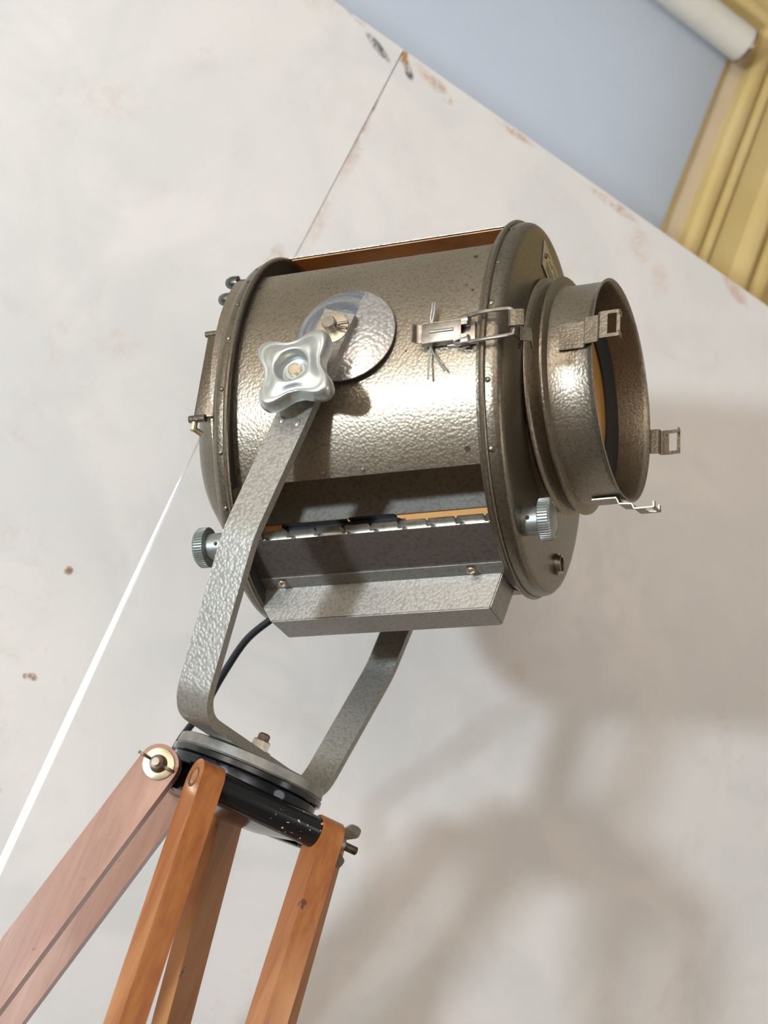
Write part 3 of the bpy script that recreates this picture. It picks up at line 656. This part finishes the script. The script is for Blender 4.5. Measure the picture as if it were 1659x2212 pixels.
# filter clips: bent straps with an open window at the end, three round the tube
def clip_bm():
    # local: a = along beam, r = radial
    b = nb()
    path = roundpoly([(-.028, .1035), (-.0055, .1035), (-.0055, .1095), (.0075, .1095), (.0075, .1155), (.0215, .1155), (.0225, .1105), (.0228, .1103)], [0, .001, .001, .001, .001, .002, .001, 0], 3)
    path = [(-.028, .1018), (-.006, .1018), (-.0045, .1045), (-.0035, .1075), (.0080, .1085), (.0092, .1105), (.0098, .1125), (.0110, .1130)]
    strip(b, path, .026, .0013, lambda a, r, w_: Vector((a, -r, w_)))
    # flat frame with the rectangular window
    x0_, x1_ = .0110, .0285
    for (a0_, a1_, w0_, w1_) in ((x0_, .0175, -.013, .013), (x1_ - .003, x1_, -.013, .013), (.0175, x1_ - .003, -.013, -.0098), (.0175, x1_ - .003, .0098, .013)):
        box(b, (a0_, -.11365, w0_), (a1_, -.11235, w1_))
    box(b, (x1_ - .0013, -.11365, -.013), (x1_, -.1075, -.0075)); box(b, (x1_ - .0013, -.11365, .0075), (x1_, -.1075, .013))
    return b
for a_ in (0, -104, 179):
    obj('filter_clip', clip_bm(), HAM, sn, SN @ Matrix.Rotation(-radians(a_), 4, 'X'))

# --- rear cap with dome
b = nb()
lathe(b, [(.007, .1772), (.001, .1772), (-.004, .1770), (-.0075, .1755), (-.0100, .1725), (-.0120, .168), (-.0155, .155), (-.024, .126), (-.029, .112), (-.038, .107), (-.050, .098), (-.061, .082), (-.070, .060), (-.075, .034), (-.077, .0001)], 144)
bc_ = obj('rear_cap', b, HAMC, sp, BK, angle=50)
b = nb(); lathe(b, bead(.1782, .0026, .004), 144, close=True); obj('rim_bead', b, HAMC, bc_, BK)
for a_ in (38, 29, 17, 4, -12, -30, -46):
    ar = radians(a_); b = nb(); screwhead(b, (-.0015, -.1772 * cos(ar), .1772 * sin(ar)), (0, -cos(ar), sin(ar)), .0022, .0012, False); obj('rivet', b, HAMC, bc_, BK)
b = nb(); lathe(b, [(.006, .176), (.006, .150), (.000, .150)], 96); obj('inner_flange', b, DARKIN, bc_, BK)  # flange coloured black to paint in the dark gap beside the rim
# hinge strap with bent hooks on the rear cap
b = nb()
def rearbar(b):
    box(b, (-.0300, -.1600, -.056), (-.0110, -.1480, .028), None, .0015)
    tube(b, [(-.0325, -.1580, .0290), (-.018, -.1600, .0290)], .0028, 10); tube(b, [(-.0335, -.1580, -.0575), (-.018, -.1600, -.0575)], .0034, 10)
rearbar(b); obj('hinge_bar', b, HAMC, bc_, BK)
b = nb(); tube(b, [(-.0290, -.157, -.060), (-.0290, -.157, -.068)], .0030, 10); tube(b, [(-.0290, -.157, -.066), (-.024, -.150, -.068)], .0026, 8); obj('hinge_screw', b, BRASS, bc_, BK)
for (y_, z_) in ((-.0930, .1285), (-.1020, .1035)):
    b = nb()
    lathe(b, [(-.010, .0001), (-.010, .0032), (-.040, .0032), (-.040, .0068), (-.045, .0068), (-.048, .0062), (-.0515, .0046), (-.053, .0024), (-.0535, .0001)], 24, cen=(0, y_, z_)); obj('acorn_nut', b, DKST, bc_, BK)

# --- focus screw with knurled knobs at both ends
FY, FZ = -.0530, -.1360
rod = None
b = nb()
# round rod with a coarse helical groove
NS, L0, L1_ = 40, -.1360, .1395
steps = 280; rings = []
for i in range(steps + 1):
    x = L0 + (L1_ - L0) * i / steps; ring = []
    for k in range(NS):
        a_ = 2 * pi * k / NS; ph = ((x - .004) / .0262 + a_ / (2 * pi) * .9) % 1.0
        dd_ = min(ph, 1 - ph) * .0262
        r_ = .0098 - (.0026 * max(0, 1 - (dd_ / .0016) ** 2))
        ring.append(b.verts.new((x, FY - r_ * cos(a_), FZ + r_ * sin(a_))))
    rings.append(ring)
for A, B in zip(rings, rings[1:]):
    for k in range(NS): b.faces.new((A[k], A[(k + 1) % NS], B[(k + 1) % NS], B[k]))
rod = obj('focus_rod', b, worn('worn_zinc_rod', (0.50, 0.50, 0.46), (0.36, 0.36, 0.32), 0.32, .85, 90), sp, HD, 'zinc focus screw rod', angle=50)
def knurl(x0, x1, s):
    b = nb(); n = 46
    lathe(b, [(x0, .0125), (x0 + s * .001, .0128), (x1 - s * .012, .0128)], 40, cen=(0, FY, FZ)) if False else None
    prof_ = [(x1 - s * .0125, .0001), (x1 - s * .0125, .0165), (x1 - s * .0115, .0187), (x1 - s * .0030, .0187), (x1 - s * .0012, .0172), (x1 - s * .0006, .0150), (x1 - s * .0012, .0138), (x1, .0110), (x1 + s * .0006, .0060), (x1 + s * .0006, .0001)]
    rings = []
    for (x, r) in prof_:
        ring = []
        for k in range(n * 4):
            rr = r
            if r > .0180: rr = r - (.0011 if (k % 4) in (0,) else 0)
            a_ = 2 * pi * k / (n * 4); ring.append(b.verts.new((x, FY - rr * cos(a_), FZ + rr * sin(a_))))
        rings.append(ring)
    for A, B in zip(rings, rings[1:]):
        for k in range(n * 4): b.faces.new((A[k], A[(k + 1) % (n * 4)], B[(k + 1) % (n * 4)], B[k]))
    return b
for (x0, x1, s) in ((.1365, .1650, 1), (-.1385, -.1690, -1)):
    kb = obj('focus_knob', knurl(x0, x1, s), ZINCD, rod, HD, angle=30)
    b = nb(); lathe(b, [(x0 - s * .004, .0122), (x0, .0126), (x0 + s * .001, .0128), (x1 - s * .0125, .0124)], 40, cen=(0, FY, FZ))
    a_ = radians(-12); c = Vector((x0 + s * .0075, FY - .0126 * cos(a_), FZ + .0126 * sin(a_)))
    obj('knob_collar', b, ZINCD, sp, HD)
    b = nb(); q = Vector((1, 0, 0)).rotation_difference(Vector((0, -cos(a_), sin(a_)))).to_matrix().to_4x4(); q.translation = c
    lathe(b, [(.0002, .0001), (.0003, .0017), (0, .0019)], 16); bmesh.ops.transform(b, matrix=q, verts=b.verts); obj('set_screw_hole', b, HOLE, sp, HD)
# black carriage lever riding on the rod
b = nb()
pl = roundpoly([(-.091, -.1175), (.021, -.1175), (.028, -.1215), (.032, -.1265), (-.078, -.1275), (-.084, -.1240)], [.001, .004, .004, .001, .003, .003], 4)
prism(b, pl, lambda x, z, y: Vector((x, y, z)), -.0440, -.0410)
prism(b, [(-.091, -.0440), (-.026, -.0440), (-.026, -.0495), (-.089, -.0495)], lambda x, y, z: Vector((x, y, z)), -.1190, -.1173)
prism(b, [(-.024, -.0440), (.020, -.0440), (.018, -.0495), (-.024, -.0495)], lambda x, y, z: Vector((x, y, z)), -.1180, -.1160)
tube(b, [(-.020, -.0450, -.1165), (-.018, -.047, -.122), (-.024, -.0490, -.1250)], .0012, 8)
obj('lamp_carriage', b, BLACKP, sp, HD, 'black lamp carriage lever')

# --- toggle latch on the side
def latch():
    a_ = radians(-5.2); r = RB
    M = HD @ Matrix.Rotation(-a_, 4, 'X')      # local: near side is -y at distance r, z across
    root = None
    b = nb(); box(b, (.0985, -r - .0035, -.0105), (.1230, -r, .0105), None, .0005); la = obj('toggle_latch', b, STEEL, sp, M)
    # lever with raised rib and curled thumb end
    T = M @ Matrix.Rotation(radians(-2.0), 4, 'Y')
    b = nb(); box(b, (.0795, -r - .0110, -.0090), (.1130, -r - .0098, .0090), None, .0003)
    box(b, (.0795, -r - .0110, -.0092), (.1150, -r - .0030, -.0082)); box(b, (.0795, -r - .0110, .0082), (.1150, -r - .0030, .0092))
    box(b, (.1120, -r - .0110, .0040), (.1180, -r - .0098, .0090)); box(b, (.1120, -r - .0110, -.0090), (.1180, -r - .0098, -.0045))
    tube(b, [(.0865, -r - .0112, .0005), (.1065, -r - .0112, .0005)], .0015, 10)
    strip(b, [(.0800, -r - .0104), (.0770, -r - .0100), (.0745, -r - .0110), (.0728, -r - .0138), (.0722, -r - .0165)], .0165, .0012, lambda x, y, w_: Vector((x, y, w_)))
    for s in (-1, 1): tube(b, [(.113, -r - .006, s * .0095), (.119, -r - .0065, s * .0095)], .0052, 14)
    obj('lever', b, STEEL, la, M)
    b = nb()
    for s in (-1, 1):
        pts = [(.1060, -r - .0070, s * .0098), (.1110, -r - .0075, s * .0112), (.1220, -r - .0095, s * .0122), (.1340, -r - .0120, s * .0125), (.1500, -r - .0125, s * .0122), (.1555, -r - .0122, s * .0112), (.1575, -r - .0120, s * .0070)]
        tube(b, pts, .0018, 10, True, 5)
    tube(b, [(.1575, -r - .0120, -.0075), (.1575, -r - .0120, .0075)], .0018, 10)
    obj('wire_bail', b, STEEL, la, M)
    # catch hook standing on the cap face
    b = nb(); strip(b, [(.1560, -r - .0100), (.1545, -r - .0148), (.1560, -r - .0160), (.1640, -r - .0150), (.1665, -r - .0140)], .0145, .0014, lambda x, y, w_: Vector((x, y, w_ + .0015)))
    strip(b, [(.1560, -r - .0140), (.1585, -r - .0060), (.1605, -r + .0040), (.1550, -r + .0160)], .0145, .0014, lambda x, y, w_: Vector((x, y, w_ - .004)))
    strip(b, [(.1600, -r - .0010), (.1680, -r + .0030), (.1660, -r + .0160)], .012, .0014, lambda x, y, w_: Vector((x, y, w_ - .006)))
    obj('catch_hook', b, HAMC, la, M)
    return la, M
la, LM = latch()
b = nb(); r = RB
pts = [(.0868, -r - .0060, .0300), (.0862, -r - .0062, .0240), (.0850, -r - .0055, .0170), (.0850, -r - .0045, .009), (.0850, -r - .0045, -.008), (.0838, -r - .0046, -.022), (.0832, -r - .0040, -.0385)]
tube(b, pts, .0009, 8, True, 4); tube(b, [(p[0] + .0022, p[1], p[2]) for p in pts[:3]] + [pts[3]], .0009, 8, True, 4)
tube(b, [(.0850, -r - .0045, -.008), (.0880, -r - .0046, -.0165), (.0975, -r - .0040, -.0330)], .0009, 8, True, 3)
obj('locking_wire', b, worn('galvanised_wire', (0.45, 0.48, 0.47), (0.36, 0.38, 0.37), .35, .8, 90), la, LM)

# --- bulb inside the housing
b = nb(); lathe(b, [(-.050, .0001), (-.046, .012), (-.034, .020), (-.020, .023), (0, .020), (.012, .012), (.018, .0001)], 32, axis='Z', cen=(0, .0, 0))
BULB = bpy.data.materials.new('warm_lit_bulb'); BULB.use_nodes = True; pb_ = BULB.node_tree.nodes['Principled BSDF']
pb_.inputs['Base Color'].default_value = (1, .8, .5, 1); pb_.inputs['Emission Color'].default_value = (1, .62, .25, 1); pb_.inputs['Emission Strength'].default_value = 14; NT(BULB)
obj('bulb', b, BULB, sp, HD)

# --- power cable from the box to behind the swivel
b = nb()
tube(b, [(-.0300, .004, -.198), (-.0483, .0094, -.2161), (-.0688, .0188, -.2402), (-.0855, .0342, -.2758), (-.0989, .0501, -.3084), (-.1154, .0636, -.3384), (-.1196, .0673, -.3555), (-.1264, .0808, -.3707), *[tuple(Vector((-.0960, .0812, -.383)) + Vector((-.2175, -.0772, -.973)) * l) for l in (.06, .15, .3, .6, 1.0, 1.37)]], .0036, 14, True, 6)
tag(obj('power_cable', b, CABLE, None, W0), 'black power cable curving from the underside of the spotlight behind the yoke', 'cable')
